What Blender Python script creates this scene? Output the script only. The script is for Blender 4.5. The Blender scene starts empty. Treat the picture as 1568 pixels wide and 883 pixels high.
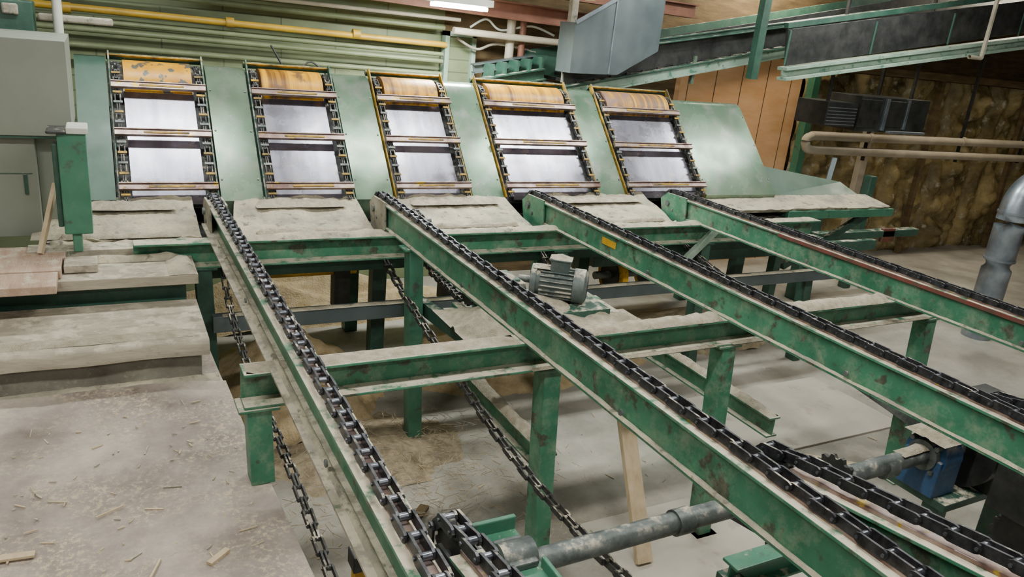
import bpy, math, random, bmesh
from mathutils import Vector, Matrix, noise
random.seed(7)
ZO=1.38            # deck chain plane height above floor; local z=0 is chain top
V=Vector
# ------------------------------------------------------------------ materials
def newmat(n):
    m=bpy.data.materials.new(n); m.use_nodes=True
    nt=m.node_tree; b=nt.nodes['Principled BSDF']; return m,nt,b
def N(nt,t,**k):
    n=nt.nodes.new(t)
    for a,v in k.items(): setattr(n,a,v)
    return n
def ramp(nt,src,stops):
    r=N(nt,'ShaderNodeValToRGB'); e=r.color_ramp.elements
    while len(e)<len(stops): e.new(.5)
    for i,(p,c) in enumerate(stops):
        e[i].position=p; e[i].color=(c[0],c[1],c[2],1) if hasattr(c,'__len__') else (c,c,c,1)
    nt.links.new(src,r.inputs[0]); return r
def noise_n(nt,scale,detail=6,vec=None,rough=.6,stretch=None):
    tc=N(nt,'ShaderNodeNewGeometry'); mp=N(nt,'ShaderNodeMapping')
    nt.links.new(tc.outputs['Position'],mp.inputs[0])
    if stretch: mp.inputs['Scale'].default_value=stretch
    n=N(nt,'ShaderNodeTexNoise'); n.inputs['Scale'].default_value=scale; n.inputs['Detail'].default_value=detail
    n.inputs['Roughness'].default_value=rough
    nt.links.new(mp.outputs[0],n.inputs['Vector']); return n
def mix(nt,f,a,b):
    m=N(nt,'ShaderNodeMix',data_type='RGBA')
    if isinstance(f,(int,float)): m.inputs[0].default_value=f
    else: nt.links.new(f,m.inputs[0])
    for i,x in ((6,a),(7,b)):
        if isinstance(x,tuple): m.inputs[i].default_value=(*x,1)
        else: nt.links.new(x,m.inputs[i])
    return m.outputs[2]
DUST=(.56,.50,.385)
def mat(name,c1,c2,scale=6,rough=.6,metal=0,dust=0,bump=.1,stretch=None,dustcol=DUST,spots=None,lo=.35,hi=.65,veil=.3,spotlim=(.58,.66)):
    m,nt,b=newmat(name)
    n=noise_n(nt,scale,stretch=stretch)
    col=ramp(nt,n.outputs[0],[(lo,c1),(hi,c2)]).outputs[0]
    if spots:
        n2=noise_n(nt,scale*2.3+1,8)
        f=ramp(nt,n2.outputs[0],[(spotlim[0],0),(spotlim[1],1)])
        col=mix(nt,f.outputs[0],col,spots)
    if dust>0:
        g=N(nt,'ShaderNodeNewGeometry'); s=N(nt,'ShaderNodeSeparateXYZ'); nt.links.new(g.outputs['Normal'],s.inputs[0])
        n3=noise_n(nt,14,8,rough=.7)
        mr=ramp(nt,s.outputs[2],[(.35,0),(.85,1)])
        r3=ramp(nt,n3.outputs[0],[(max(.02,.62-dust*.45),0),(max(.1,.72-dust*.4),1)])
        mu=N(nt,'ShaderNodeMath',operation='MULTIPLY'); nt.links.new(mr.outputs[0],mu.inputs[0]); nt.links.new(r3.outputs[0],mu.inputs[1])
        n4=noise_n(nt,11,9,rough=.8); r4=ramp(nt,n4.outputs[0],[(.48,0),(.8,veil*dust)])
        mx=N(nt,'ShaderNodeMath',operation='MAXIMUM'); nt.links.new(mu.outputs[0],mx.inputs[0]); nt.links.new(r4.outputs[0],mx.inputs[1])
        col=mix(nt,mx.outputs[0],col,dustcol)
        rr=N(nt,'ShaderNodeMapRange'); nt.links.new(mx.outputs[0],rr.inputs[0]); rr.inputs[3].default_value=rough; rr.inputs[4].default_value=.95
        nt.links.new(rr.outputs[0],b.inputs['Roughness'])
        if metal>0:
            rm=N(nt,'ShaderNodeMapRange'); nt.links.new(mx.outputs[0],rm.inputs[0]); rm.inputs[3].default_value=metal; rm.inputs[4].default_value=0
            nt.links.new(rm.outputs[0],b.inputs['Metallic'])
    else:
        b.inputs['Metallic'].default_value=metal
        nr=noise_n(nt,scale*1.7,6); mr=N(nt,'ShaderNodeMapRange'); nt.links.new(nr.outputs[0],mr.inputs[0])
        mr.inputs[1].default_value=.3; mr.inputs[2].default_value=.7; mr.inputs[3].default_value=max(.05,rough-.08); mr.inputs[4].default_value=min(1,rough+.08)
        nt.links.new(mr.outputs[0],b.inputs['Roughness'])
    nt.links.new(col,b.inputs['Base Color'])
    if bump:
        bn=noise_n(nt,scale*6,8,stretch=stretch); bp=N(nt,'ShaderNodeBump'); bp.inputs['Strength'].default_value=bump; bp.inputs['Distance'].default_value=.02
        nt.links.new(bn.outputs[0],bp.inputs['Height']); nt.links.new(bp.outputs[0],b.inputs['Normal'])
    return m
M={}
M['green']=mat('green_paint_dusty',(.026,.135,.073),(.062,.225,.13),5,.42,0,.55,.06,spots=(.055,.07,.045),veil=.85,spotlim=(.57,.63))
M['greenclean']=mat('green_paint',(.035,.145,.085),(.06,.20,.125),5,.4,0,.12,.05,spots=(.05,.085,.06),veil=.8)
M['greenpale']=mat('green_paint_glare_smudged',(.105,.19,.12),(.20,.275,.19),2.4,.25,.4,.0,.015,spots=(.27,.285,.25),spotlim=(.52,.72))  # lighter blotches paint glare and smudges into the colour
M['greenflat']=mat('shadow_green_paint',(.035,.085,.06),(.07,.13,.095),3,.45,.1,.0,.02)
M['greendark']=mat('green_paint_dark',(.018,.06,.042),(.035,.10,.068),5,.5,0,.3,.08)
M['red']=mat('red_oxide_paint',(.18,.035,.025),(.08,.05,.03),12,.6,0,.2,.08)
M['chain']=mat('oiled_chain_steel',(.018,.019,.023),(.07,.071,.08),30,.42,.7,.15,.1)
M['chaindusty']=mat('dusty_chain_steel',(.022,.022,.024),(.08,.078,.072),30,.55,.4,.25,.1)
M['roller']=mat('bright_roller_steel',(.09,.10,.12),(.22,.23,.26),25,.33,.85,0,.05)
M['steel']=mat('brushed_steel_sheet',(.20,.195,.24),(.35,.345,.41),3,.29,.88,0,.015,stretch=(2.5,.3,.3),spots=(.30,.28,.31),spotlim=(.5,.7))
M['steelbar']=mat('worn_steel_flight',(.17,.10,.085),(.42,.33,.30),9,.35,.7,0,.1,spots=(.44,.30,.03))
M['galv']=mat('galvanised_steel',(.22,.26,.30),(.36,.40,.44),7,.38,.75,0,.03)
M['bluegrey']=mat('blue_grey_sheet',(.085,.11,.115),(.135,.165,.17),3,.4,.4,0,.02)
M['ductdark']=mat('dark_duct_sheet',(.035,.04,.04),(.075,.08,.078),5,.4,.5,0,.02)
M['shaft']=mat('dusty_shaft_steel',(.07,.085,.085),(.20,.22,.21),14,.5,.5,.22,.1)
M['motor']=mat('grey_motor_paint',(.06,.085,.085),(.12,.145,.14),9,.55,.2,.45,.1)
M['blue']=mat('blue_paint',(.015,.06,.16),(.03,.10,.22),9,.5,0,.4,.1)
M['black']=mat('black_grease_and_gap_shade',(.012,.014,.014),(.04,.04,.04),9,.5,.2,.15,.1)
M['yellow']=mat('yellow_paint',(.72,.40,.008),(.42,.22,.01),9,.5,0,.1,.1,spots=(.07,.05,.03))
M['yellowdark']=mat('yellow_worn',(.45,.26,.01),(.06,.045,.02),12,.5,.2,0,.1)
M['drum']=mat('worn_yellow_drum',(.72,.34,.004),(.16,.065,.015),3.0,.42,.0,0,.04,stretch=(7,.25,.25),spots=(.17,.09,.04),lo=.42,hi=.62,spotlim=(.57,.66))
M['drumblotch']=mat('worn_yellow_drum_blotched',(.76,.38,.004),(.55,.23,.008),6,.42,.0,0,.04,spots=(.10,.095,.08),spotlim=(.55,.58))
M['drumbrown']=mat('worn_brown_drum',(.64,.31,.006),(.17,.10,.07),3.0,.42,.0,0,.04,stretch=(9,.25,.25),lo=.38,hi=.58,spots=(.22,.13,.11),spotlim=(.55,.64))
M['sawdust']=mat('sawdust',(.44,.37,.26),(.68,.61,.47),24,.95,0,0,.9)
M['sawledge']=mat('sawdust_board',(.30,.275,.215),(.58,.51,.36),7,.9,0,0,.7,spots=(.19,.175,.135))
M['sawbrown']=mat('old_sawdust',(.30,.235,.145),(.54,.44,.29),14,.95,0,0,.9)
M['sawwarm']=mat('warm_lit_sawdust',(.50,.36,.18),(.70,.54,.32),14,.95,0,0,.9)  # brighter sawdust copy, light under and behind the machine put into its colour
M['wood']=mat('weathered_wood',(.29,.255,.195),(.44,.385,.295),4,.85,0,.3,.3,stretch=(1,6,6),spots=(.24,.21,.16))
M['ply']=mat('dusty_plywood',(.40,.365,.30),(.50,.465,.385),2,.8,0,0,.1,spots=(.36,.32,.26))
M['woodred']=mat('reddish_wood',(.36,.24,.165),(.48,.355,.265),4,.85,0,.2,.3,stretch=(6,1,6))
M['woody']=mat('fresh_wood',(.46,.35,.21),(.60,.48,.31),4,.7,0,.1,.2,stretch=(6,6,1))
M['rustbeige']=mat('rusty_beige_steel',(.22,.19,.14),(.40,.365,.29),8,.7,0,.4,.2,spots=(.10,.12,.08))
M['cabinet']=mat('grey_beige_cabinet_paint',(.225,.245,.20),(.265,.285,.235),3,.5,0,0,.02)
M['pinkwall']=mat('plywood_wall',(.66,.36,.16),(.76,.46,.25),2.5,.8,0,0,.1,stretch=(1,1,3))
M['darkwood']=mat('dark_wood',(.075,.048,.02),(.16,.105,.045),3,.8,0,0,.3,stretch=(1,1,5))
M['insul']=mat('plastic_covered_insulation',(.11,.08,.03),(.36,.28,.12),2.4,.24,0,0,.7,spots=(.42,.39,.29))
M['brown']=mat('brown_primer_steel',(.16,.06,.035),(.25,.11,.07),4,.6,0,0,.1)
M['pipew']=mat('cream_pipe',(.38,.33,.25),(.50,.44,.34),4,.5,0,0,.05)
M['pipey']=mat('yellow_gas_pipe',(.55,.33,.02),(.38,.23,.03),4,.45,0,0,.05)
M['pipeg']=mat('olive_pipe',(.13,.155,.075),(.19,.22,.115),4,.5,0,0,.05)
M['ceil']=mat('ceiling_boards',(.09,.07,.04),(.16,.12,.075),3,.9,0,0,.2)
M['white']=mat('white_trim',(.50,.51,.45),(.62,.62,.55),4,.6,0,0,.05)
M['mint']=mat('mint_dusty_flange',(.20,.32,.24),(.34,.43,.35),6,.7,0,.2,.1,spots=(.07,.18,.12))
def groundmat(name,cols,sc,chip,thr=(.55,.63),sc2=35,stripe=False):
    m,nt,b=newmat(name)
    n=noise_n(nt,sc,9,rough=.68); c=ramp(nt,n.outputs[0],[(.3,cols[0]),(.5,cols[1]),(.7,cols[2])])
    n2=noise_n(nt,sc2,8,rough=.8); c2=ramp(nt,n2.outputs[0],[(thr[0],0),(thr[1],1)])
    n5=noise_n(nt,sc*1.6,6); c5=ramp(nt,n5.outputs[0],[(.42,.05),(.62,.9)])
    mu=N(nt,'ShaderNodeMath',operation='MULTIPLY'); nt.links.new(c2.outputs[0],mu.inputs[0]); nt.links.new(c5.outputs[0],mu.inputs[1])
    col=mix(nt,mu.outputs[0],c.outputs[0],chip)
    n6=noise_n(nt,sc2*1.4,8,rough=.8); c6=ramp(nt,n6.outputs[0],[(.30,.45),(.42,0)])
    col=mix(nt,c6.outputs[0],col,tuple(x*.45 for x in cols[0]))
    nt.links.new(col,b.inputs['Base Color'])
    r=ramp(nt,n.outputs[0],[(.35,.45),(.6,.85)]); nt.links.new(r.outputs[0],b.inputs['Roughness'])
    bp=N(nt,'ShaderNodeBump'); bp.inputs['Strength'].default_value=.6; bp.inputs['Distance'].default_value=.012
    nt.links.new(n2.outputs[0],bp.inputs['Height']); nt.links.new(bp.outputs[0],b.inputs['Normal'])
    return m
M['floor']=groundmat('sawdusty_concrete_floor',((.20,.18,.145),(.38,.355,.295),(.58,.55,.47)),1.3,(.52,.42,.27))
M['plat']=groundmat('sawdusty_platform',((.19,.15,.13),(.38,.32,.275),(.62,.53,.45)),2.6,(.72,.59,.40),thr=(.50,.58),sc2=50)
M['conc']=groundmat('rough_concrete',((.11,.10,.08),(.22,.205,.165),(.36,.335,.27)),3,(.4,.36,.27))
def sidemat():
    m,nt,b=newmat('green_block_wall')
    g=N(nt,'ShaderNodeNewGeometry'); s=N(nt,'ShaderNodeSeparateXYZ'); nt.links.new(g.outputs['Position'],s.inputs[0])
    cb=N(nt,'ShaderNodeCombineXYZ'); nt.links.new(s.outputs[0],cb.inputs[0]); nt.links.new(s.outputs[2],cb.inputs[1])
    br=N(nt,'ShaderNodeTexBrick'); nt.links.new(cb.outputs[0],br.inputs['Vector'])
    br.inputs['Scale'].default_value=1; br.inputs['Brick Width'].default_value=.9; br.inputs['Row Height'].default_value=.11; br.inputs['Mortar Size'].default_value=.006
    br.inputs['Color1'].default_value=(.19,.225,.115,1); br.inputs['Color2'].default_value=(.235,.27,.145,1); br.inputs['Mortar'].default_value=(.10,.12,.06,1)
    n=noise_n(nt,3,8); r=ramp(nt,n.outputs[0],[(.4,0),(.7,.6)])
    col=mix(nt,r.outputs[0],br.outputs[0],(.10,.12,.065))
    nt.links.new(col,b.inputs['Base Color']); b.inputs['Roughness'].default_value=.6
    return m
M['siding']=sidemat()
def emis(n,c,s):
    m,nt,b=newmat(n); b.inputs['Emission Color'].default_value=(*c,1); b.inputs['Emission Strength'].default_value=s; b.inputs['Base Color'].default_value=(*c,1); return m
M['lamp']=emis('fluorescent_tube_glow',(.95,1,.95),50)

# ------------------------------------------------------------------ builder
class MB:
    def __init__(s): s.v=[];s.f=[];s.m=[];s.sm=[];s.mats=[]
    def mi(s,k):
        if k not in s.mats: s.mats.append(k)
        return s.mats.index(k)
    def add(s,vs,fs,k,smooth=False):
        o=len(s.v); s.v+= [V(x) for x in vs]; i=s.mi(k)
        for f in fs: s.f.append([o+a for a in f]); s.m.append(i); s.sm.append(smooth)
    def box(s,a,b,k):
        x0,y0,z0=a;x1,y1,z1=b
        vs=[(x0,y0,z0),(x1,y0,z0),(x1,y1,z0),(x0,y1,z0),(x0,y0,z1),(x1,y0,z1),(x1,y1,z1),(x0,y1,z1)]
        s.add(vs,[(0,3,2,1),(4,5,6,7),(0,1,5,4),(1,2,6,5),(2,3,7,6),(3,0,4,7)],k)
    def frame(s,p0,p1,up=(0,0,1)):
        t=(V(p1)-V(p0)).normalized(); sd=t.cross(V(up))
        if sd.length<1e-3: sd=t.cross(V((0,1,0)))
        sd.normalize(); u=sd.cross(t).normalized(); return t,sd,u
    def beam(s,p0,p1,w,h,k,ow=0,oh=0,up=(0,0,1)):
        p0=V(p0);p1=V(p1);t,sd,u=s.frame(p0,p1,up); c=[]
        for p in (p0,p1):
            for a,b in ((-1,-1),(1,-1),(1,1),(-1,1)):
                c.append(p+sd*(ow+a*w/2)+u*(oh+b*h/2))
        s.add(c,[(0,3,2,1),(4,5,6,7),(0,1,5,4),(1,2,6,5),(2,3,7,6),(3,0,4,7)],k)
    def ibeam(s,p0,p1,w,h,k,t=.012,web=0,kt=None,kb=None,up=(0,0,1),wb=None,owb=0):
        s.beam(p0,p1,w,t,kt or k,0,-t/2,up); s.beam(p0,p1,wb or w,t,kb or k,owb,-h+t/2,up)
        s.beam(p0,p1,t*.8,h-2*t+.002,k,web,-h/2,up)
    def cyl(s,p0,p1,r,k,n=20,r2=None,caps=True):
        p0=V(p0);p1=V(p1);t,sd,u=s.frame(p0,p1); r2=r if r2 is None else r2; vs=[]
        for p,rr in ((p0,r),(p1,r2)):
            for i in range(n):
                a=2*math.pi*i/n; vs.append(p+sd*rr*math.cos(a)+u*rr*math.sin(a))
        s.add(vs,[(i,(i+1)%n,n+(i+1)%n,n+i) for i in range(n)],k,True)
        if caps:
            s.add(vs[:n],[tuple(range(n))[::-1]],k); s.add(vs[n:],[tuple(range(n))],k)
    def tube(s,pts,r,k,n=12):
        pts=[V(p) for p in pts]; rings=[]
        for i,p in enumerate(pts):
            a=pts[max(i-1,0)];b=pts[min(i+1,len(pts)-1)]
            t,sd,u=s.frame(a,b); rings.append([p+sd*r*math.cos(2*math.pi*j/n)+u*r*math.sin(2*math.pi*j/n) for j in range(n)])
        vs=[q for R in rings for q in R]
        fs=[(i*n+j,i*n+(j+1)%n,(i+1)*n+(j+1)%n,(i+1)*n+j) for i in range(len(pts)-1) for j in range(n)]
        s.add(vs,fs,k,True)
    def prism(s,poly,x0,x1,k,smooth=False,kcap=None):
        n=len(poly); a=[(x0,y,z) for y,z in poly]; b=[(x1,y,z) for y,z in poly]
        s.add(a+b,[(i,(i+1)%n,n+(i+1)%n,n+i) for i in range(n)],k,smooth)
        s.add(a,[tuple(range(n))[::-1]],kcap or k); s.add(b,[tuple(range(n))],kcap or k)
    def sprocket(s,c,r,w,axis,k,teeth=14):
        c=V(c);ax=V(axis).normalized(); sd=ax.cross(V((0,0,1)))
        if sd.length<1e-3: sd=V((1,0,0))
        sd.normalize(); u=sd.cross(ax); vs=[]
        for o in (-w/2,w/2):
            for i in range(teeth*4):
                a=2*math.pi*i/(teeth*4); rr=r if i%4<2 else r*.86
                vs.append(c+ax*o+(sd*math.cos(a)+u*math.sin(a))*rr)
        n=teeth*4
        s.add(vs,[(i,(i+1)%n,n+(i+1)%n,n+i) for i in range(n)]+[tuple(range(n))[::-1],tuple(range(n,2*n))],k)
    def plate(s,c,t,u,sd,L,Hh,th,k):
        pr=[]
        for e in (1,-1):
            for j in range(5):
                a=-math.pi/2+math.pi*j/4
                pr.append(((L/2-Hh/2+Hh/2*math.cos(a))*e, Hh/2*math.sin(a)*e))
        n=len(pr); vs=[]
        for o in (-th/2,th/2):
            for a,b in pr: vs.append(c+t*a+u*b+sd*o)
        s.add(vs,[(i,(i+1)%n,n+(i+1)%n,n+i) for i in range(n)]+[tuple(range(n))[::-1],tuple(range(n,2*n))],k)
    def chain(s,pts,pitch=.07,w=.050,h=.028,side=(1,0,0),k='chain',kr='roller'):
        pts=[V(p) for p in pts]; side=V(side).normalized()
        out=[pts[0]]; cur=pts[0]; i=1; need=pitch
        while i<len(pts):
            d=(pts[i]-cur).length
            if d<need: need-=d; cur=pts[i]; i+=1
            else:
                cur=cur+(pts[i]-cur).normalized()*need; out.append(cur.copy()); need=pitch
        for j in range(len(out)-1):
            a,b=out[j],out[j+1]; t=(b-a).normalized(); u=side.cross(t).normalized(); c=(a+b)/2
            o=w/2-.003 if j%2 else w/2-.011
            for sg in (-1,1): s.plate(c+side*o*sg,t,u,side,pitch+h*.7,h,.0065,k)
            s.cyl(a-side*(w/2-.012),a+side*(w/2-.012),h*.34,kr,8,caps=False)
            s.cyl(a-side*(w/2+.004),a+side*(w/2+.004),h*.17,kr,6)
    def ridge(s,p0,p1,w,h,k='sawdust',step=.03,seed=0):
        p0=V(p0);p1=V(p1);t,sd,u=s.frame(p0,p1); L=(p1-p0).length; n=max(2,int(L/step)); vs=[]
        for i in range(n+1):
            p=p0+t*(L*i/n)
            for a,hh in ((-.5,0),(-.3,.7),(0,1),(.3,.7),(.5,0)):
                nn=noise.noise(V((p.x*6+seed,p.y*6,p.z*6+a*3)))*.5+noise.noise(V((p.x*22+seed,p.y*22,a*5)))*.4
                e=min(1,i/2,(n-i)/2)
                vs.append(p+sd*(a*w*(1+.25*nn))+u*(h*hh*max(.1,(.8+nn))*e))
        s.add(vs,[(i*5+j,(i+1)*5+j,(i+1)*5+j+1,i*5+j+1) for i in range(n) for j in range(4)],k,True)
    def heap(s,cx,cy,z,rx,ry,h,k='sawdust',n=28,seed=0):
        vs=[]
        for i in range(n+1):
            for j in range(n+1):
                a=i/n*2-1;b=j/n*2-1; r=math.sqrt(a*a+b*b)
                nn=noise.noise(V((a*2.2+seed,b*2.2,seed)))*.5+noise.noise(V((a*7+seed,b*7,1)))*.2
                f=max(0,1-r*(1+.5*nn)); f=f**.8
                vs.append((cx+a*rx,cy+b*ry,z+h*f*(1+nn)-.004))
        s.add(vs,[(i*(n+1)+j,(i+1)*(n+1)+j,(i+1)*(n+1)+j+1,i*(n+1)+j+1) for i in range(n) for j in range(n)],k,True)
    def done(s,name,parent=None,bevel=0):
        me=bpy.data.meshes.new(name); me.from_pydata([(p.x,p.y,p.z+ZO) for p in s.v],[],s.f)
        for k in s.mats: me.materials.append(M[k])
        for p,i,sm in zip(me.polygons,s.m,s.sm): p.material_index=i; p.use_smooth=sm
        me.update()
        bm=bmesh.new(); bm.from_mesh(me); bmesh.ops.recalc_face_normals(bm,faces=bm.faces); bm.to_mesh(me); bm.free()
        o=bpy.data.objects.new(name,me); bpy.context.collection.objects.link(o)
        if parent: o.parent=parent
        if bevel:
            b=o.modifiers.new('bevel','BEVEL'); b.width=bevel; b.segments=2; b.limit_method='ANGLE'; b.angle_limit=math.radians(50)
        return o
def empty(n):
    e=bpy.data.objects.new(n,None); bpy.context.collection.objects.link(e); return e
def smooth(pts,n=6):
    P=[V(p) for p in pts]; out=[]
    for i in range(len(P)-1):
        p0=P[max(i-1,0)];p1=P[i];p2=P[i+1];p3=P[min(i+2,len(P)-1)]
        for j in range(n):
            t=j/n; out.append(.5*((2*p1)+(p2-p0)*t+(2*p0-5*p1+4*p2-p3)*t*t+(3*p1-p0-3*p2+p3)*t**3))
    out.append(P[-1]); return out

FL=-1.38; SLX,SLY=.033,-.048
# ------------------------------------------------------------------ room
b=MB(); b.box((-4,-2.5,FL-.1),(13,7.2,FL),'floor'); b.done('floor')
b=MB(); b.box((-4,6.7,FL),(2.78,6.85,2.3),'siding'); b.box((2.78,6.7,FL),(5.86,6.85,2.3),'darkwood'); b.box((5.5,6.62,FL),(7.3,6.85,1.0),'pinkwall')
b.box((5.86,6.7,1.0),(13,6.85,2.3),'darkwood'); b.box((7.3,6.78,FL),(13,6.85,1.0),'darkwood'); 
for i in range(5): b.box((5.6+i*.38,6.614,FL),(5.606+i*.38,6.622,1.0),'darkwood')
b.done('wall_back')
b=MB(); b.box((-4.1,-2.5,FL),(-4,6.85,2.3),'siding'); b.done('wall_left')
b=MB(); b.box((13,-2.5,FL),(13.1,6.85,2.3),'darkwood'); b.done('wall_right')
b=MB(); b.box((-4,-2.5,2.3),(13,6.85,2.4),'ceil')
for i in range(7): b.box((-4,0+i,2.15),(13,.1+i,2.3),'brown')
b.done('ceiling')
b=MB(); nx,nz=170,56; vs=[]
for i in range(nx+1):
    for j in range(nz+1):
        x=7.38+5.6*i/nx; z=FL+2.3*j/nz
        d=abs(noise.noise(V((x*2.2,z*2.2,0))))*.24+abs(noise.noise(V((x*6,z*5,3))))*.14+noise.noise(V((x*15,z*13,3)))*.03
        st=abs(((x-7.35)/.93)%1-.5)*2
        vs.append((x,6.70-d*(1-st**4)-.06*(1-st**6),z))
b.add(vs,[(i*(nz+1)+j,(i+1)*(nz+1)+j,(i+1)*(nz+1)+j+1,i*(nz+1)+j+1) for i in range(nx) for j in range(nz)],'insul',True)
b.done('wall_insulation_covering')
b=MB()
b.box((7.28,6.42,FL),(7.38,6.52,1.0),'greenclean'); b.box((8.25,6.30,FL),(8.36,6.38,.6),'pipew')
for x in (9.6,11.6): b.box((x,6.42,FL),(x+.07,6.48,1.0),'darkwood')
b.box((7.3,6.38,.93),(13,6.50,1.02),'darkwood')
b.done('wall_studs')

# ------------------------------------------------------------------ platform & steps (left)
b=MB()
poly=[(-3.98,-2.45),(.56,-2.45),(.50,1.6),(.41,3.4),(.38,4.3),(-3.98,4.3)]
n=len(poly); vs=[(x,y,FL) for x,y in poly]+[(x,y,-.62) for x,y in poly]
b.add(vs,[(i,(i+1)%n,n+(i+1)%n,n+i) for i in range(n)]+[tuple(range(n,2*n))],'plat')
b.done('concrete_platform',bevel=.008)
# uneven drifted sawdust lying on the platform
b=MB(); vs=[]; nx,ny=150,150
for i in range(nx+1):
    for j in range(ny+1):
        u=i/nx; y=.7+2.62*j/ny; xr=.47-.05*(y-1.6)/1.8; x=-2.2+(xr+2.2)*u
        nn=noise.noise(V((x*2.1,y*2.1,4)))*.5+noise.noise(V((x*6,y*6,9)))*.35+noise.noise(V((x*19,y*19,2)))*.22
        e=min(1,(1-u)*14,j/4+.3); back=max(0,1-(3.32-y)/.25)*.02
        vs.append((x,y,-.62+max(-.002,(.006+.016*nn+back)*e)))
b.add(vs,[(i*(ny+1)+j,(i+1)*(ny+1)+j,(i+1)*(ny+1)+j+1,i*(ny+1)+j+1) for i in range(nx) for j in range(ny)],'plat',True)
b.done('sawdust_layer')
b=MB(); b.box((-3.95,3.38,-.62),(.33,3.85,-.47),'conc')
vs=[];nx=100
for i in range(nx+1):
    x=-3.95+4.31*i/nx; d=noise.noise(V((x*4,0,0)))*.012
    for y,z in ((3.33+d,-.485),(3.325+d,-.44+d*.4),(3.345+d,-.412+d*.4),(3.6,-.408+d*.3),(3.85,-.41)): vs.append((x,y,z))
b.add(vs,[(i*5+j,(i+1)*5+j,(i+1)*5+j+1,i*5+j+1) for i in range(nx) for j in range(4)],'wood',True)
b.add([vs[-5],vs[-4],vs[-3],vs[-2],vs[-1],(.36,3.85,-.485)],[(0,1,2,3,4,5)],'wood')
b.done('step_slab')
b=MB(); b.ibeam((-3.9,3.9,-.32),(.32,3.9,-.32),.08,.15,'greendark'); b.done('green_step_beam')
b=MB(); b.box((-3.9,3.80,-.315),(.37,4.12,-.265),'wood'); 
for i in range(3): b.box((-3,3.62+i*.21,-.262),(-.22+.012*i,3.825+i*.21,-.225+.004*(i%2)),'woodred')
b.box((-.2,3.9,-.262),(-.06,4.05,-.225),'wood')
b.done('wooden_walkway_planks',bevel=.004)
b=MB(); b.ridge((.30,3.8,-.263),(.30,4.1,-.263),.12,.03,'sawledge'); b.ridge((-.2,4.08,-.263),(.34,4.08,-.263),.08,.03,'sawledge',seed=3); b.ridge((-1.5,3.42,-.41),(.3,3.42,-.41),.09,.008,'sawdust',seed=9); b.ridge((-3,3.36,-.618),(.4,3.36,-.618),.1,.02,'sawledge',seed=2); b.done('sawdust_on_steps')

# ------------------------------------------------------------------ deck frame
RX=[.525,1.5,2.59,3.8]
b=MB()
def post(b,x,y,zt,zb,k='green',w=.082,d=.08):
    L=zt-zb; p0=(x,y,zt); p1=(x+SLX*L,y+SLY*L,zb)
    b.beam(p0,p1,w,.012,k,0,d/2,up=(0,-1,0)); b.beam(p0,p1,w,.012,k,0,-d/2,up=(0,-1,0)); b.beam(p0,p1,.012,d,k,0,0,up=(0,-1,0))
    b.beam(p0,p1,.012,d,k,w/2-.006,0,up=(0,-1,0))
    b.beam((x-.07,y,zt-.006),(x+.07,y,zt-.006),.11,.012,k)
    return p1
b.ibeam((.37,2.5,-.185),(4.2,2.5,-.185),.10,.135,'green',web=-.03)
for x,zb in ((.42,-.62),(1.61,FL),(2.60,FL),(4.15,FL)):
    f=post(b,x,2.5,-.32,zb)
    if zb==FL: b.box((f[0]-.07,f[1]-.07,zb),(f[0]+.07,f[1]+.07,zb+.012),'green')
b.ibeam((.1,4.1,-.18),(5.0,4.1,-.18),.10,.14,'green',web=-.03)
b.beam((.2,4.22,-.38),(5.0,4.22,-.38),.03,.10,'greendark')
for x in (.42,1.5,2.62,3.85,5.0):
    post(b,x,3.85 if x==1.5 else 4.1,-.19 if x==1.5 else -.32,FL,'greenclean' if x==1.5 else 'greendark')
b.beam((.45,4.0,-.61),(5.3,4.0,-.61),.06,.09,'bluegrey')
b.beam((3.1,4.4,-.52),(6.2,4.4,-.52),.06,.09,'greendark')
for i in range(60): b.beam((.7+i*.07,4.28,-.335),(.735+i*.07,4.28,-.43),.03,.01,'mint')
b.ibeam((1.85,2.75,-.95),(1.85,3.75,-.95),.08,.12,'green'); b.ibeam((3.15,2.55,-.85),(3.15,3.85,-.85),.08,.12,'green')
b.beam((4.1,3.9,-.72),(4.05,2.3,-.9),.06,.07,'shaft')
b.beam((3.62,4.04,-.47),(3.9,4.04,-.22),.04,.05,'mint')
b.beam((1.60,3.1,-.50),(1.60,4.0,-.58),.06,.08,'greendark'); b.beam((2.5,3.1,-.50),(2.5,4.0,-.58),.06,.08,'greendark')
b.done('steel_support_frame',bevel=.003)
b=MB()
b.ridge((.38,2.5,-.185),(1.44,2.5,-.185),.09,.012,seed=1); b.ridge((1.56,2.5,-.185),(2.53,2.5,-.185),.105,.032,seed=2,step=.012); b.ridge((2.66,2.5,-.185),(3.74,2.5,-.185),.105,.038,seed=3,step=.012); b.ridge((3.86,2.5,-.185),(4.2,2.5,-.185),.09,.02,seed=3)
b.ridge((1.5,2.45,-.308),(2.5,2.45,-.308),.03,.010,seed=12); b.ridge((2.6,2.45,-.308),(4.1,2.45,-.308),.03,.010,seed=14)
b.ridge((1.85,2.76,-.95),(1.85,3.74,-.95),.08,.03,seed=4); b.ridge((3.15,2.56,-.85),(3.15,3.84,-.85),.08,.03,seed=5)
b.ridge((.6,4.1,-.18),(1.45,4.1,-.18),.1,.03,'sawledge',seed=6); b.ridge((1.6,4.1,-.18),(5,4.1,-.18),.1,.02,'sawledge',seed=7)
b.ridge((.5,3.985,-.565),(5.2,3.985,-.565),.05,.010,'sawledge',seed=17)
b.done('sawdust_on_beams')

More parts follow.
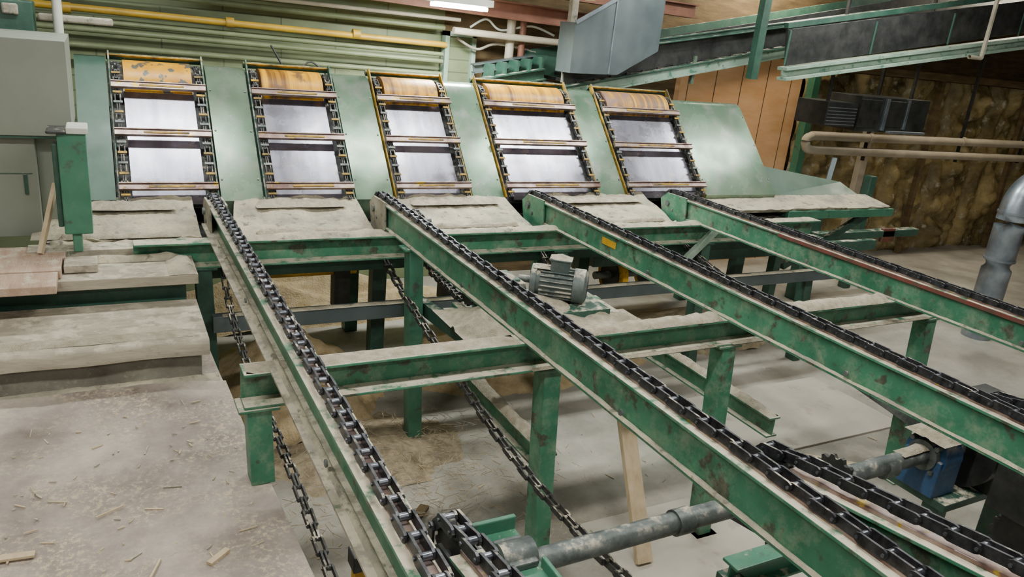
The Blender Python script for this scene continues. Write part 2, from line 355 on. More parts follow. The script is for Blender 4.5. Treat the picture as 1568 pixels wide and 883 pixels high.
# ------------------------------------------------------------------ chain conveyors
SAGS=[[(4.3,-.25),(4.0,-.5),(3.3,-.62),(2.55,-.60),(1.9,-.64),(1.2,-.66),(.4,-.5),(-.4,-.2)],
      [(4.36,-.24),(4.2,-.38),(3.4,-.56),(2.53,-.70),(1.935,-.72),(1.64,-.70),(1.0,-.6),(-.4,-.2)],
      [(4.36,-.24),(4.2,-.38),(3.6,-.60),(2.9,-.86),(1.9,-.95),(1.2,-.95),(.6,-.8),(-.4,-.3)],
      [(4.36,-.24),(4.2,-.36),(3.6,-.48),(2.6,-.56),(1.6,-.56),(.6,-.45),(-.4,-.25)]]
for i,x in enumerate(RX):
    y1=4.44; root=empty('chain_conveyor')
    b=MB()
    if i==0:
        b.ibeam((x,-.6,-.045),(x,y1,-.045),.086,.145,'green',t=.011,web=0,kb='rustbeige',wb=.115,owb=-.01)
    else:
        b.ibeam((x,-.6,-.045),(x,y1,-.045),.086,.145,'green',t=.011,web=-.02)
    b.beam((x,-.6,-.045),(x,y1,-.045),.03,.012,'steelbar',0,.004)
    if i==3: b.beam((x-.044,-.6,-.055),(x-.044,y1-1.1,-.055),.005,.022,'red')
    if i==2: b.box((x-.029,3.42,-.125),(x-.0255,3.56,-.085),'yellow')
    for sg in (-1,1):
        b.prism([(y1-.22,-.19),(y1-.2,-.03),(y1+.02,-.035),(y1+.09,-.09),(y1+.06,-.19),(y1-.02,-.30),(y1-.1,-.30)],x+sg*.042-.005,x+sg*.042+.005,'rustbeige' if i<2 else 'green')
    b.sprocket((x,y1+.0,-.11),.088,.02,(1,0,0),'black')
    b.cyl((x-.06,y1,-.11),(x+.06,y1,-.11),.02,'shaft')
    for k in range(4):
        yb=y1-.06-k*1.3
        b.cyl((x-.052,yb,-.15),(x-.045,yb,-.15),.012,'shaft',6)
    b.ridge((x-.034,-.5,-.179),(x-.034,4.1,-.179),.022,.010,'sawledge',seed=i,step=.015)
    b.done('rail',root,bevel=.002)
    b=MB()
    top=[(x,-.5,-.02),(x,y1,-.02)]
    arc=[(x,y1+.092*math.sin(a),-.11+.092*math.cos(a)) for a in [k*math.pi/8 for k in range(1,8)]]
    b.chain(top+arc)
    b.done('conveyor_chain',root)
    b=MB(); sg=smooth([(x,y1-.02,-.205)]+[((.535 if i==0 else x-.04),y,z) for y,z in SAGS[i]])
    b.chain(sg,w=.042 if i else .034,h=.024,k='chaindusty',kr='chaindusty'); b.done('return_chain',root)
for i,x in enumerate((.635,1.625,2.72)):
    root=empty('rising_chain_conveyor'); b=MB(); y0=1.28; g=math.tan(math.radians(8.6))
    p0=(x,y0-.06,-.07); p1=(x,-.6,-.07+(y0-.06+.6)*g)
    b.ibeam(p0,p1,.08,.13,'green',t=.01); b.beam(p0,p1,.03,.012,'steelbar',0,.005)
    b.sprocket((x,y0,-.125),.085,.02,(1,0,0),'black'); b.cyl((x-.08,y0,-.125),(x+.08,y0,-.125),.018,'shaft')
    for sgn in (-1,1): b.prism([(y0-.3,-.18),(y0-.3,-.06),(y0,-.08),(y0+.05,-.125),(y0,-.18)],x+sgn*.036-.004,x+sgn*.036+.004,'black')
    b.done('rail',root,bevel=.002)
    b=MB(); c=V((x,y0,-.125)); arc=[c+V((0,-.088*math.cos(a),.088*math.sin(a))) for a in [math.pi*1.4-k*math.pi/8 for k in range(0,9)]]
    b.chain(arc+[(x,y0-.02,-.033),(x,-.55,-.033+(y0+.55-.02)*g)]); b.done('conveyor_chain',root)

# ------------------------------------------------------------------ machine
B0=V((0,4.75,-.09)); T=V((0,.682,.731)); NN=V((0,-.731,.682))
def P(x,s,n): 
    p=B0+T*s+NN*n; return V((x,p.y,p.z))
root=empty('lumber_feeder_machine')
def housing(b,x0,x1,k,off=.03,r=.17,s1=.86,kside=None):
    pr=[P(0,-.05,off)]
    c=P(0,s1,off-r)
    for j in range(13):
        a=math.radians(150)*j/12
        d=NN*math.cos(a)+T*math.sin(a); q=c+d*r; pr.append(q)
    pr.append(V((0,c.y+.1,-.5))); pr.append(V((0,4.85,-.5)))
    poly=[(p.y,p.z) for p in pr]; n=len(poly)
    a=[(x0,y,z) for y,z in poly]; bb=[(x1,y,z) for y,z in poly]
    b.add(a+bb,[(i,(i+1)%n,n+(i+1)%n,n+i) for i in range(14)],k,True)
    b.add([a[-2],a[-1],bb[-1],bb[-2],a[0],bb[0]],[(0,1,2,3),(1,4,5,2)],k)
    b.add(a,[tuple(range(n))],kside or k); b.add(bb,[tuple(range(n))],kside or k)
strips=[(.60,.85),(1.42,1.68),(2.25,2.50),(3.32,3.56),(4.37,5.16)]
pans=[(.05,.60),(.85,1.42),(1.68,2.25),(2.50,3.32),(3.56,4.37)]
b=MB()
for x0,x1 in strips: housing(b,x0+.004,x1-.004,'greenpale',r=.17 if x0<4 else .12,s1=.86 if x0<4 else .84,off=.012)
for x0,x1 in strips:
    for s in (.1,.45,.75):
        for x in (x0+.02,x1-.02): b.cyl(P(x,s,.008),P(x,s,.018),.006,'shaft',8)
b.done('green_cover_strips',root)
b=MB()
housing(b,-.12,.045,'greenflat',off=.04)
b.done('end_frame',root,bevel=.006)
b=MB(); 
for x0,x1 in pans:
    b.beam(P((x0+x1)/2,-.06,-.01),P((x0+x1)/2,.80,-.01),x1-x0-.16,.02,'steel',up=NN)
    b.beam(P((x0+x1)/2,-.06,-.05),P((x0+x1)/2,.95,-.05),x1-x0,.02,'black',up=NN)
b.done('steel_slide_panels',root)
b=MB()
for (x0,x1),k in zip(pans,('drumblotch','drum','drum','drum','drumbrown')):
    b.cyl(P(x0+.085,.835,-.115),P(x1-.085,.835,-.115),.165,k,48)
    b.cyl(P(x0+.02,.835,-.115),P(x1-.02,.835,-.115),.03,'shaft')
    for x in (x0+.045,x1-.045): b.sprocket(P(x,.835,-.115),.15,.02,(1,0,0),'black',18)
b.done('head_drums',root)
b=MB()
for x0,x1 in pans:
    for s in (.02,.385,.72):
        b.beam(P(x0+.012,s,.058),P(x1-.012,s,.058),.035,.022,'steelbar',up=NN)
        b.beam(P(x0+.012,s+.021,.062),P(x1-.012,s+.021,.062),.008,.03,'steelbar',up=NN)
        b.beam(P(x0+(x1-x0)*.3,s,.0705),P(x0+(x1-x0)*.75,s,.0705),.014,.004,'yellowdark',up=NN)
    b.beam(P(x0,1.0,-.03),P(x1,1.0,-.03),.03,.03,'greendark',up=NN)
    b.beam(P(x0,.99,-.005),P(x1,.99,-.005),.012,.016,'yellowdark',up=NN)
    for x in (x0+.012,x1-.012):
        b.beam(P(x,-.05,.005),P(x,1.0,.005),.010,.04,'yellowdark' if x0>1.5 else 'greendark',up=NN)
b.done('flight_bars',root,bevel=.002)
b=MB()
for x0,x1 in pans:
    for x in (x0+.045,x1-.045):
        pts=[P(x,-.05,.032),P(x,.835,.032)]
        for j in range(1,8):
            a=j*math.pi/8; c=P(x,.835,-.115); pts.append(c+(NN*math.cos(a)+T*math.sin(a))*.147)
        b.chain(pts,pitch=.06,w=.034,h=.022,k='chaindusty')
        for k in range(13):
            s=-.02+k*.07
            b.beam(P(x-.024,s,.046),P(x+.024,s,.046),.014,.005,'shaft' if k%2 else 'yellowdark',up=NN)
b.done('lifting_chains',root)
b=MB()
b.box((-.1,4.8,-.5),(5.15,5.6,-.42),'greendark')
for x in (0,1.6,3.3,5.0): b.box((x,4.85,FL),(x+.1,4.95,-.42),'greendark'); b.box((x,5.5,FL),(x+.1,5.6,-.42),'greendark')
b.box((-.1,5.55,-.5),(5.1,5.6,.3),'greendark')
b.done('base_frame',root,bevel=.003)
# feed ledge with sawdust
root2=empty('infeed_ledge')
b=MB()
segs=[(-.28,.44),(.68,1.42),(1.66,2.5),(2.72,3.72),(3.93,6.4)]
for j,(x0,x1) in enumerate(segs):
    nx=int((x1-x0)/.02); prof=[(4.27,-.215),(4.33,-.205),(4.42,-.187),(4.52,-.165),(4.64,-.135),(4.74,-.10)]
    if j==4: prof=[(4.47,-.19),(4.5,-.185),(4.55,-.175),(4.62,-.165),(4.68,-.155),(4.76,-.14)]
    vs=[]
    for i in range(nx+1):
        x=x0+(x1-x0)*i/nx
        for q,(y,z) in enumerate(prof):
            d=noise.noise(V((x*5,y*7,j)))*.022+noise.noise(V((x*20,y*20,j)))*.012
            if j==4: d*=.4
            xx=x
            if 0<j<4: xx=x0+(x1-x0)*(i/nx) + (.10*(1-q/5)*(-1 if i/nx<.5 else 0)*(1-i/nx*2) if i/nx<.5 else 0)
            vs.append((xx,y+(noise.noise(V((x*9,0,j)))*.03 if q==0 else 0),z+d))
        vs.append((x,prof[0][0]+.02,prof[0][1]-.03)); 
    m=7; fs=[(i*m+k,(i+1)*m+k,(i+1)*m+k+1,i*m+k+1) for i in range(nx) for k in range(5)]
    b.add(vs,fs,'sawledge',True); b.add(vs,[(i*m+6,(i+1)*m+6,(i+1)*m,i*m) for i in range(nx)],'sawledge')
b.done('sawdust_covered_board',root2)
b=MB()
b.box((-.3,4.34,-.30),(5.1,4.8,-.265),'black'); b.box((5.1,4.5,-.27),(6.45,4.8,-.235),'greendark'); b.box((5.1,4.46,-.28),(6.45,4.5,-.21),'greenclean')  # first box is black to paint the shaded gap below the ledge
b.box((-.36,4.13,-.29),(.42,4.26,-.22),'rustbeige')
b.beam((6.3,4.6,-.28),(5.3,4.6,-.75),.05,.06,'greendark'); b.beam((5.2,4.6,-.24),(5.2,4.6,FL),.08,.08,'greendark',up=(0,1,0)); 
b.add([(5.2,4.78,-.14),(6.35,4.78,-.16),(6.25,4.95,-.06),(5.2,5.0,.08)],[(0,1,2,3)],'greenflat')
b.done('support_channel',root2,bevel=.003)
b=MB()
for j,(x0,x1) in enumerate(segs[:4]):
    b.ridge((x0,4.255,-.240),(x1,4.255,-.240),.06,.034,'sawledge',.010,seed=j*3)
    b.ridge((x0+.05,4.29,-.205),(x1-.1,4.29,-.205),.045,.026,'sawdust',.010,seed=j*7)
    b.ridge((x0+.1,4.66,-.13),(x1-.1,4.66,-.13),.18,.035,'sawdust',.02,seed=j*5)
for j,(x0,x1) in enumerate(pans): 
    if j>0: b.ridge(P(x0+.12,.748,.03),P(x1-.12,.748,.03),.05,.028,'sawdust',.02,seed=j)
b.heap(-.05,4.5,-.2,.3,.22,.05,'sawledge',seed=3)
b.done('sawdust_heaps',root2)

# ------------------------------------------------------------------ cabinet etc (left)
b=MB()
b.box((-1.3,4.35,.30),(-.13,5.1,.75),'cabinet'); b.box((-1.3,4.42,-.22),(-.30,5.1,.28),'cabinet'); b.box((-.30,4.5,-.22),(-.14,5.1,.28),'cabinet')
b.box((-1.3,4.36,.285),(-.14,5.1,.3),'greendark'); b.box((-.36,4.405,.0),(-.345,4.42,.10),'greendark')
b.box((-1.3,4.415,.10),(-.32,4.42,.105),'greendark')
b.done('electrical_cabinet',bevel=.03)
b=MB()
b.box((-.19,4.10,-.13),(-.07,4.25,.36),'greenclean'); b.box((-.23,4.07,.355),(-.15,4.24,.37),'black'); b.box((-.15,4.08,.355),(-.06,4.26,.385),'white')
b.box((-.215,4.13,-.1),(-.19,4.22,.3),'greendark'); b.box((-.16,4.12,-.225),(-.12,4.2,-.13),'greenclean')
b.done('green_control_box',bevel=.006)
b=MB(); b.beam((-.30,4.10,-.22),(-.22,4.28,.08),.02,.025,'woody'); b.done('wooden_stick')
b=MB(); b.cyl((-.18,5.25,-.4),(-.18,5.25,2.3),.025,'white'); b.done('white_riser_pipe')
b=MB(); b.box((-1.2,5.3,-.3),(-.3,5.5,.9),'greendark'); b.box((-.28,5.3,.8),(.1,5.4,.84),'rustbeige')
for i in range(6): b.box((-1.1+i*.13,5.28,.82),(-1.02+i*.13,5.3,.88),'rustbeige')
b.done('switchgear_rack',bevel=.01)

# ------------------------------------------------------------------ motor on plate
root=empty('electric_motor'); b=MB()
c=V((2.13,3.3,-.26)); ax=V((.8,-.6,0)).normalized()
b.cyl(c-ax*.12,c+ax*.11,.075,'motor',28)
for k in range(20):
    a=2*math.pi*k/20; sd=ax.cross(V((0,0,1))).normalized(); d=sd*math.cos(a)+V((0,0,1))*math.sin(a)
    b.beam(c-ax*.10+d*.08,c+ax*.08+d*.08,.006,.02,'motor',up=d)
b.cyl(c+ax*.08,c+ax*.14,.094,'motor',28); b.cyl(c+ax*.14,c+ax*.155,.094,'motor',28,r2=.07)
b.cyl(c+ax*.155,c+ax*.157,.06,'black',24)
b.cyl(c-ax*.15,c-ax*.12,.09,'motor',28); b.cyl(c-ax*.22,c-ax*.15,.02,'shaft')
b.beam(c-ax*.05+V((0,0,.1)),c+ax*.05+V((0,0,.1)),.09,.07,'motor'); b.beam(c-ax*.06+V((0,0,.138)),c+ax*.06+V((0,0,.138)),.10,.01,'motor')
b.beam(c-ax*.09+V((0,0,-.12)),c+ax*.08+V((0,0,-.12)),.17,.06,'motor')
b.done('motor_body',root,bevel=.003)
b=MB(); b.ridge(c-ax*.06+V((0,0,.143)),c+ax*.06+V((0,0,.143)),.10,.02); b.ridge(c-ax*.14+V((0,0,.083)),c-ax*.05+V((0,0,.083)),.1,.02)
b.done('sawdust_cap',root)
root=empty('motor_base_plate'); b=MB()
b.box((1.62,3.02,-.44),(2.5,3.55,-.42),'green'); b.box((1.75,3.1,-.42),(2.35,3.5,-.35),'greendark')
b.ibeam((1.56,3.08,-.44),(2.55,3.08,-.44),.06,.07,'green'); b.ibeam((1.56,3.5,-.44),(2.55,3.5,-.44),.06,.07,'green')
b.box((1.72,3.35,-.42),(1.92,3.52,-.24),'greendark'); b.cyl((1.68,3.44,-.33),(1.98,3.44,-.33),.06,'motor')
b.sprocket((1.66,3.44,-.33),.07,.02,(1,0,0),'black')
b.done('plate',root,bevel=.003)
b=MB(); b.heap(1.9,3.22,-.425,.42,.26,.16,seed=5,n=50); b.heap(2.3,3.1,-.42,.25,.15,.06,seed=8); b.heap(1.8,3.42,-.25,.14,.1,.05,'sawledge',seed=11); b.done('sawdust_pile',root)
b=MB(); b.chain([(1.70,4.35,-.12),(1.70,3.9,-.22),(1.67,3.5,-.29)],pitch=.05,w=.05,h=.03,k='chaindusty',kr='chaindusty'); b.chain([(1.66,3.5,-.39),(1.69,4.0,-.40),(1.70,4.35,-.25)],pitch=.05,w=.05,h=.03,k='chaindusty',kr='chaindusty')
b.sprocket((1.7,4.36,-.18),.08,.03,(1,0,0),'black'); b.cyl((1.6,4.36,-.18),(1.8,4.36,-.18),.02,'shaft')
b.done('drive_chain')

# ------------------------------------------------------------------ cross shaft
root=empty('cross_drive_shaft'); b=MB()
b.cyl((1.12,1.75,-.64),(3.25,1.75,-.62),.040,'shaft',28)
for x in (1.75,2.9): b.cyl((x,1.75,-.635),(x+.07,1.75,-.635),.049,'shaft',28)
b.sprocket((2.6,1.75,-.63),.11,.02,(1,0,0),'black')
b.done('shaft',root)
b=MB()
b.box((.98,1.55,-.62),(1.16,1.90,-.60),'greenclean'); b.box((.98,1.55,-.78),(.995,1.90,-.60),'greenclean'); b.box((.98,1.88,-.78),(1.16,1.90,-.55),'greenclean'); b.box((.98,1.55,-.8),(1.16,1.9,-.78),'greenclean')
b.box((1.145,1.55,-.72),(1.16,1.68,-.56),'greenclean')
b.box((1.04,1.68,-.60),(1.14,1.82,-.575),'shaft'); b.cyl((1.03,1.75,-.60),(1.15,1.75,-.60),.055,'shaft',20)
b.beam((1.07,1.72,-.8),(1.07,1.70,FL),.09,.09,'green',up=(0,1,0))
b.box((1.0,1.54,-.565),(1.14,1.556,-.55),'red')
b.cyl((3.2,1.75,-.62),(3.32,1.75,-.62),.10,'blue',24); b.box((3.18,1.66,-.8),(3.34,1.84,-.62),'blue'); b.cyl((3.32,1.75,-.62),(3.42,1.75,-.62),.05,'shaft',20)
b.cyl((3.17,1.75,-.62),(3.2,1.75,-.62),.07,'shaft',24)
for dx,dz in ((-.0,.085),(.0,-.085)): 
    for dy in (-.06,.06): b.cyl((3.165,1.75+dy,-.62+dz*.7),(3.2,1.75+dy,-.62+dz*.7),.012,'shaft',6)
b.box((3.2,1.6,-.84),(3.9,1.95,-.8),'greendark')
for x in (3.25,3.8): b.box((x,1.65,FL),(x+.08,1.73,-.84),'greendark'); 
b.cyl((3.42,1.75,-.62),(3.47,1.75,-.62),.19,'black',32); b.box((3.48,1.58,-.8),(3.8,1.9,-.42),'black'); b.cyl((3.5,1.55,-.6),(3.7,1.45,-.6),.1,'motor',24)
b.sprocket((3.45,1.4,-.9),.12,.03,(1,0,0),'black'); b.box((3.3,1.25,-.75),(3.36,1.5,-.45),'black')
b.done('bearing_mounts',root,bevel=.005)
b=MB(); b.heap(3.27,1.75,-.525,.12,.1,.05); b.ridge((3.0,1.75,-.585),(3.2,1.75,-.58),.06,.02); b.done('sawdust_on_bearing',root)
b=MB()
b.ibeam((1.7,1.42,-.55),(2.5,1.42,-.55),.07,.1,'greenclean')
b.beam((2.2,1.2,-.62),(2.2,1.9,-.75),.07,.1,'black'); b.beam((2.05,1.2,-.4),(2.25,1.7,-.85),.05,.06,'black')
b.beam((2.45,1.42,-.6),(2.45,1.42,FL),.07,.07,'greendark',up=(0,1,0)); b.beam((1.72,1.42,-.6),(1.72,1.42,FL),.07,.07,'greendark',up=(0,1,0))
b.done('outfeed_bracket_frame',bevel=.003)
b=MB(); b.box((.625,1.95,-.76),(.675,2.0,-.68),'yellow'); b.box((.63,1.96,FL),(.67,1.99,-.76),'black'); b.box((.615,1.94,-.68),(.68,2.01,-.62),'black'); b.done('yellow_chain_guide_post',bevel=.004)

# ------------------------------------------------------------------ under machine items
b=MB()
b.cyl((.7,4.6,-.56),(1.4,4.6,-.56),.022,'yellow'); b.cyl((.7,4.9,-.5),(1.9,4.9,-.5),.02,'yellow')
for x in (1.25,2.0): b.box((x,4.55,-.8),(x+.1,4.65,-.5),'black')
for x in (3.45,3.8):
    b.cyl((x,4.62,-.72),(x+.05,4.62,-.72),.17,'yellow',28); b.cyl((x-.01,4.62,-.72),(x+.06,4.62,-.72),.12,'black',28)
b.cyl((3.3,4.62,-.72),(4.1,4.62,-.72),.03,'shaft')
b.done('tail_pulley_assembly')
for hp in ((1.0,4.65,.55,.75,.4,'sawwarm',2,50),(1.25,3.75,.6,.42,.06,'sawbrown',4,50),(2.7,4.7,1.1,.6,.25,'sawwarm',6,50),(4.6,4.8,.9,.5,.22,'sawbrown',7,30),(3.6,1.9,.55,.45,.06,'sawbrown',9,30),(1.3,5.95,1.8,.33,.4,'sawwarm',12,40)):
    b=MB(); b.heap(hp[0],hp[1],FL,hp[2],hp[3],hp[4],hp[5],n=hp[7],seed=hp[6]); b.done('sawdust_pile')
def plank(p0,p1,w,h,name='wooden_plank',k='woody',up=(0,0,1)):
    b=MB(); b.beam(p0,p1,w,h,k,up=up); return b.done(name,bevel=.003)
plank((2.22,2.75,-.62),(2.18,2.32,FL+.02),.09,.03,up=(0,-1,.3))
plank((3.0,3.4,FL+.02),(4.3,2.4,FL+.02),.05,.03)
plank((2.9,2.6,FL+.02),(3.2,3.4,FL+.02),.04,.03)
plank((3.6,3.2,-.6),(4.7,2.3,-.9),.08,.05,k='wood')
plank((1.35,3.1,FL+.02),(1.1,2.85,FL+.02),.05,.02,k='darkwood')
def chips(n,xr,yr,z,name):
    b=MB()
    for i in range(n):
        x,y=random.uniform(*xr),random.uniform(*yr); a=random.uniform(0,math.pi); L=random.choice([.005,.007,.01,.012,.02,.03]); d=V((math.cos(a),math.sin(a),0))*L
        b.beam(V((x,y,z))-d,V((x,y,z))+d,random.uniform(.002,.006),.003,random.choice(['woody','woody','wood','wood']))
    return b
b=chips(320,(-1.4,.38),(1.2,3.25),-.609,'')
b.beam((-.37,2.28,-.604),(-.26,2.27,-.604),.025,.008,'woody'); b.beam((.2,2.05,-.604),(.26,2.1,-.604),.02,.01,'woody'); b.beam((.02,2.0,-.604),(.07,2.12,-.604),.006,.006,'woody'); b.beam((-.1,2.4,-.604),(-.02,2.44,-.604),.005,.005,'woody')
b.done('wood_chip_debris')
b=chips(260,(.7,5.2),(1.3,4.6),FL+.004,''); b.done('wood_chip_debris')
b=MB()
for i in range(1100):
    x,y=random.gauss(1.35,.38),random.gauss(3.4,.35); a=random.uniform(0,math.pi); d=V((math.cos(a),math.sin(a),random.uniform(-.3,.3)))*random.uniform(.015,.045)
    if x<.6: x=1.2-x
    p=V((x,y,FL+.02+random.uniform(0,.06))); b.beam(p-d,p+d,.002,.002,random.choice(['woody','wood','sawbrown']))
b.done('straw_like_shavings')
b=MB(); b.box((2.0,1.9,FL),(3.3,2.7,FL+.012),'ply'); b.box((3.4,2.9,FL),(4.9,3.7,FL+.012),'ply'); b.done('plywood_floor_sheet')

# ------------------------------------------------------------------ background services
b=MB(); b.cyl((-.9,6.55,.87),(2.75,6.55,.83),.026,'pipey'); 
for x in (-.2,.9,1.9): b.cyl((x,6.55,.855),(x+.06,6.55,.855),.038,'pipey')
b.done('yellow_gas_pipe')
for z,r,k in ((.77,.018,'pipeg'),(.71,.02,'pipeg'),(.60,.022,'pipeg'),(.99,.02,'pipeg')):
    b=MB(); b.cyl((-.9,6.5,z+.02),(2.7,6.5,z-.02),r,k); b.done('wall_pipe')
b=MB(); b.tube(smooth([(1.2,6.35,.72),(1.35,6.3,.5),(1.5,6.3,.62),(1.7,6.3,.45)]),.008,'black',6); b.done('hanging_cable')
b=MB(); b.ibeam((.6,6.2,1.30),(4.6,6.2,1.20),.14,.14,'brown'); b.ibeam((1.2,5.98,1.45),(5,5.98,1.4),.12,.12,'brown')
for x in (1.5,2.8): b.box((x,6.17,1.28),(x+.05,6.23,2.2),'brown')
b.done('brown_steel_beam')
b=MB(); b.cyl((2.7,6.3,.96),(4.0,6.3,.94),.03,'pipew'); b.cyl((.4,6.4,1.06),(2.8,6.4,1.05),.016,'pipew'); b.cyl((3.3,6.4,.4),(3.3,6.4,1.1),.04,'pipew'); b.cyl((3.42,6.4,.4),(3.42,6.4,1.1),.03,'brown'); b.done('cream_pipe_run')
b=MB(); b.tube(smooth([(2.9,6.4,1.0),(3.05,6.4,1.08),(3.2,6.4,1.0),(3.5,6.4,1.06),(3.75,6.4,1.0)]),.010,'white',8); b.tube(smooth([(2.8,6.45,.9),(3.0,6.45,.82),(3.2,6.45,.88),(3.6,6.45,.84)]),.012,'rustbeige',8); b.done('bundled_wiring')
b=MB()
for x in (2.74,3.0): b.box((x,6.55,-.3),(x+.04,6.64,.95),'mint')
b.box((2.74,6.55,.91),(3.04,6.64,.95),'mint'); b.box((2.78,6.6,.3),(3.0,6.62,.91),'siding'); b.done('door_1')
b=MB(); b.ibeam((2.9,6.1,.60),(3.5,6.1,.72),.08,.10,'greendark'); b.ibeam((2.9,6.3,.70),(3.5,6.3,.82),.08,.08,'bluegrey')
for i in range(5): b.box((3.0+i*.12,6.1,.56+i*.022),(3.02+i*.12,6.3,.72+i*.022),'greendark')
b.done('cross_conveyor_frame')
root=empty('overhead_inclined_conveyor'); b=MB()
a0=V((3.5,5.75,.60)); a1=V((10.2,5.75,1.99))
b.ibeam(a0,a1,.10,.10,'mint',t=.016,web=.02,kt='greendark'); 
for k in range(40):
    p=a0.lerp(a1,k/40); b.beam(p+V((0,0,.0)),p+V((0,.7,0)),.03,.03,'black')
b.beam(a0+V((0,.02,.14)),a1+V((0,.02,.14)),.02,.26,'black'); b.beam(a0+V((0,.7,.1)),a1+V((0,.7,.1)),.02,.3,'greendark')
b.ibeam((4.35,5.68,1.06),(7.2,5.68,1.58),.05,.05,'greendark')
b.done('trough',root,bevel=.003)
b=MB()
c0=V((5.55,5.3,.93)); c1=V((9.6,5.0,1.62)); b.ibeam(c0,c1,.13,.12,'mint',t=.03); b.beam(c0+V((0,0,.17)),c1+V((0,0,.22)),.03,.32,'black')
b.beam(c0+V((.0,.05,.36)),c1+V((0,.05,.45)),.06,.05,'greendark')
for k in range(0,9,2):
    p=c0.lerp(c1,k/8); b.beam(p+V((0,-.02,.02)),p+V((0,-.02,.32)),.02,.012,'greendark',up=(0,1,0))
b.done('side_beam',root,bevel=.003)
b=MB()
b.beam((3.62,5.90,.62),(3.62,5.90,2.2),.06,.06,'rustbeige',up=(0,1,0)); b.beam((5.30,5.4,.80),(5.30,5.4,2.2),.08,.07,'greendark',up=(0,1,0)); b.beam((4.9,5.75,.7),(4.9,5.75,.95),.03,.03,'greenpale',up=(0,1,0))
b.beam((7.9,4.95,1.2),(7.9,4.95,2.2),.03,.03,'pipew',up=(0,1,0)); b.tube([(7.7,4.95,1.2),(7.9,4.95,1.2)],.02,'pipew')
b.done('hangers',root)
b=MB(); nn=12
def gpt(u,v):
    x=3.47+.8*u; lo=.72+(.93-.72)*max(0,(u-.55)/.45)+.03*u; hi=1.12+.50*u; y=5.6-.1*u+.002*math.sin(u*nn*math.pi)
    return (x,y,lo+(hi-lo)*v)
vs=[gpt(i/48,v) for i in range(49) for v in (0,1)]
b.add(vs,[(2*i,2*i+2,2*i+3,2*i+1) for i in range(48)],'bluegrey',True)
b.add([(3.47,5.6,.72),(3.47,5.84,.72),(3.47,5.84,1.12),(3.47,5.6,1.12)],[(0,1,2,3)],'bluegrey')
b.beam((3.47,5.59,1.12),(4.27,5.49,1.62),.01,.03,'galv'); b.beam((3.82,5.55,.74),(3.82,5.55,1.33),.012,.012,'galv',up=(0,1,0))
b.done('sheet_metal_guard')
b=MB(); b.cyl((3.30,5.38,1.75),(3.56,5.38,1.37),.19,'woody',28,r2=.16); b.done('dust_chute')
root=empty('ventilation_duct_boxes'); b=MB()
b.box((6.5,5.5,.40),(6.95,5.9,.64),'ductdark')
for i in range(6): b.box((6.51,5.49,.415+i*.033),(6.94,5.505,.425+i*.033),'galv')
b.box((6.98,5.5,.36),(8.1,5.9,.72),'ductdark'); b.box((7.35,5.47,.38),(7.40,5.5,.71),'galv'); b.box((7.7,5.47,.40),(7.74,5.5,.71),'galv'); b.box((7.42,5.485,.42),(7.7,5.5,.69),'black'); b.box((6.98,5.49,.40),(7.3,5.5,.69),'black')
b.box((7.4,5.4,.36),(8.0,5.45,.385),'galv')
for x in (6.6,7.9): b.box((x,5.6,.62),(x+.03,5.63,2.3),'black')
b.done('box',root,bevel=.004)
b=MB(); b.cyl((7.05,6.1,.22),(12.9,6.1,.20),.05,'pipew'); b.cyl((7.15,6.1,.06),(12.9,6.1,.0),.05,'pipew'); b.tube(smooth([(7.08,6.1,.22),(6.98,6.1,.18),(7.02,6.1,.08),(7.16,6.1,.06)]),.05,'pipew')
for x in (8,9.8,11.2): b.cyl((x,6.1,.215),(x+.06,6.1,.215),.06,'pipew'); b.box((x,6.09,-.05),(x+.02,6.13,2.3),'black')
b.done('cream_steam_pipe')
b=MB(); b.tube(smooth([(7.45,3.95,FL),(7.45,3.95,-.6),(7.45,3.95,-.12),(7.52,3.95,.04),(7.68,3.95,.14),(7.9,3.95,.17),(8.8,3.95,.20)],8),.13,'galv',28)
for z in (-1.05,-.6,-.15): b.cyl((7.45,3.95,z),(7.45,3.95,z+.02),.138,'galv',28)
b.done('round_exhaust_duct')
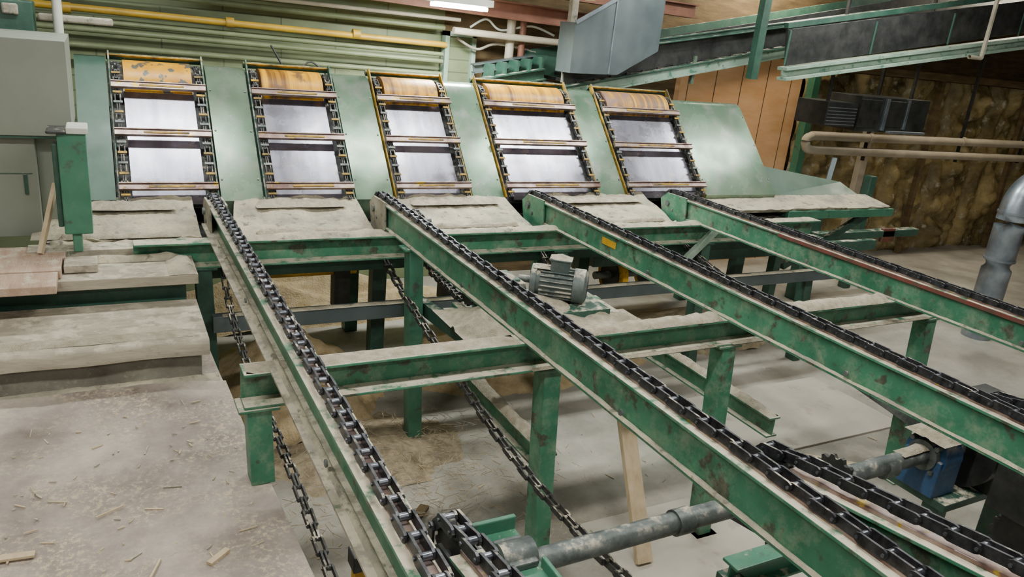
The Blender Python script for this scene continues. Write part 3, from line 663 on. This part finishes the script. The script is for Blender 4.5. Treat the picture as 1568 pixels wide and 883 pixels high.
b=MB(); b.box((6.3,5.2,FL),(6.45,5.35,-.1),'greendark'); b.box((5.4,5.5,-.45),(7.5,5.6,-.35),'greendark'); b.box((7.3,5.4,FL),(7.4,5.5,-.1),'greendark'); b.box((7.3,5.1,-.75),(7.5,5.14,-.6),'red'); b.box((6.3,5.1,-.7),(7.9,5.2,-.62),'greendark')
b.beam((6.75,5.5,-.2),(6.9,5.6,.06),.06,.03,'bluegrey'); b.done('background_equipment',bevel=.01)

# ------------------------------------------------------------------ lights
def fixture(x,y,z,L,power,col=(.95,1,.95)):
    root=empty('fluorescent_light'); b=MB()
    b.box((x-L/2,y-.09,z),(x+L/2,y+.09,z+.05),'white')
    for o in (-.04,.04): b.cyl((x-L/2+.03,y+o,z-.02),(x+L/2-.03,y+o,z-.02),.016,'lamp',10)
    b.done('housing',root)
    l=bpy.data.lights.new('tube_light','AREA'); l.shape='RECTANGLE'; l.size=L; l.size_y=.16; l.energy=power; l.color=col
    o=bpy.data.objects.new('tube_light',l); o.location=(x,y,z-.05+ZO); o.parent=root; bpy.context.collection.objects.link(o)
fixture(2.5,5.75,1.16,.5,65)
for x,p in ((.35,30),(2.2,22),(3.9,38),(6.2,20)): fixture(x,4.6,2.08,1.2,p,col=(.97,1,.97))
for x in (-1.0,1.4,3.8): fixture(x,1.6,2.08,1.2,38,col=(1,.97,.91))
fixture(6.6,3.2,2.08,1.2,14,col=(1,.93,.82)); fixture(6.4,6.15,2.0,1.0,34,col=(1,.82,.55)); fixture(9.4,5.6,2.08,1.2,36,col=(1,.83,.58))
fixture(.5,-.8,2.08,1.2,38,col=(1,.95,.90))
w=bpy.data.worlds.new('World'); bpy.context.scene.world=w; w.use_nodes=True
w.node_tree.nodes['Background'].inputs[0].default_value=(1,.98,.93,1); w.node_tree.nodes['Background'].inputs[1].default_value=.30

# ------------------------------------------------------------------ camera
cd=bpy.data.cameras.new('camera'); co=bpy.data.objects.new('camera',cd); bpy.context.collection.objects.link(co)
f=1165.; cd.sensor_width=36; cd.lens=f/1568*36; cd.clip_start=.02
d2=V((2226,166,-f)).normalized(); d1=V((-644,459,-f)); d1=(d1-d2*d1.dot(d2)).normalized(); up=d2.cross(d1)
R=Matrix((d2,d1,up))
co.matrix_world=Matrix.Translation((0,0,1+ZO))@R.to_4x4()
bpy.context.scene.camera=co
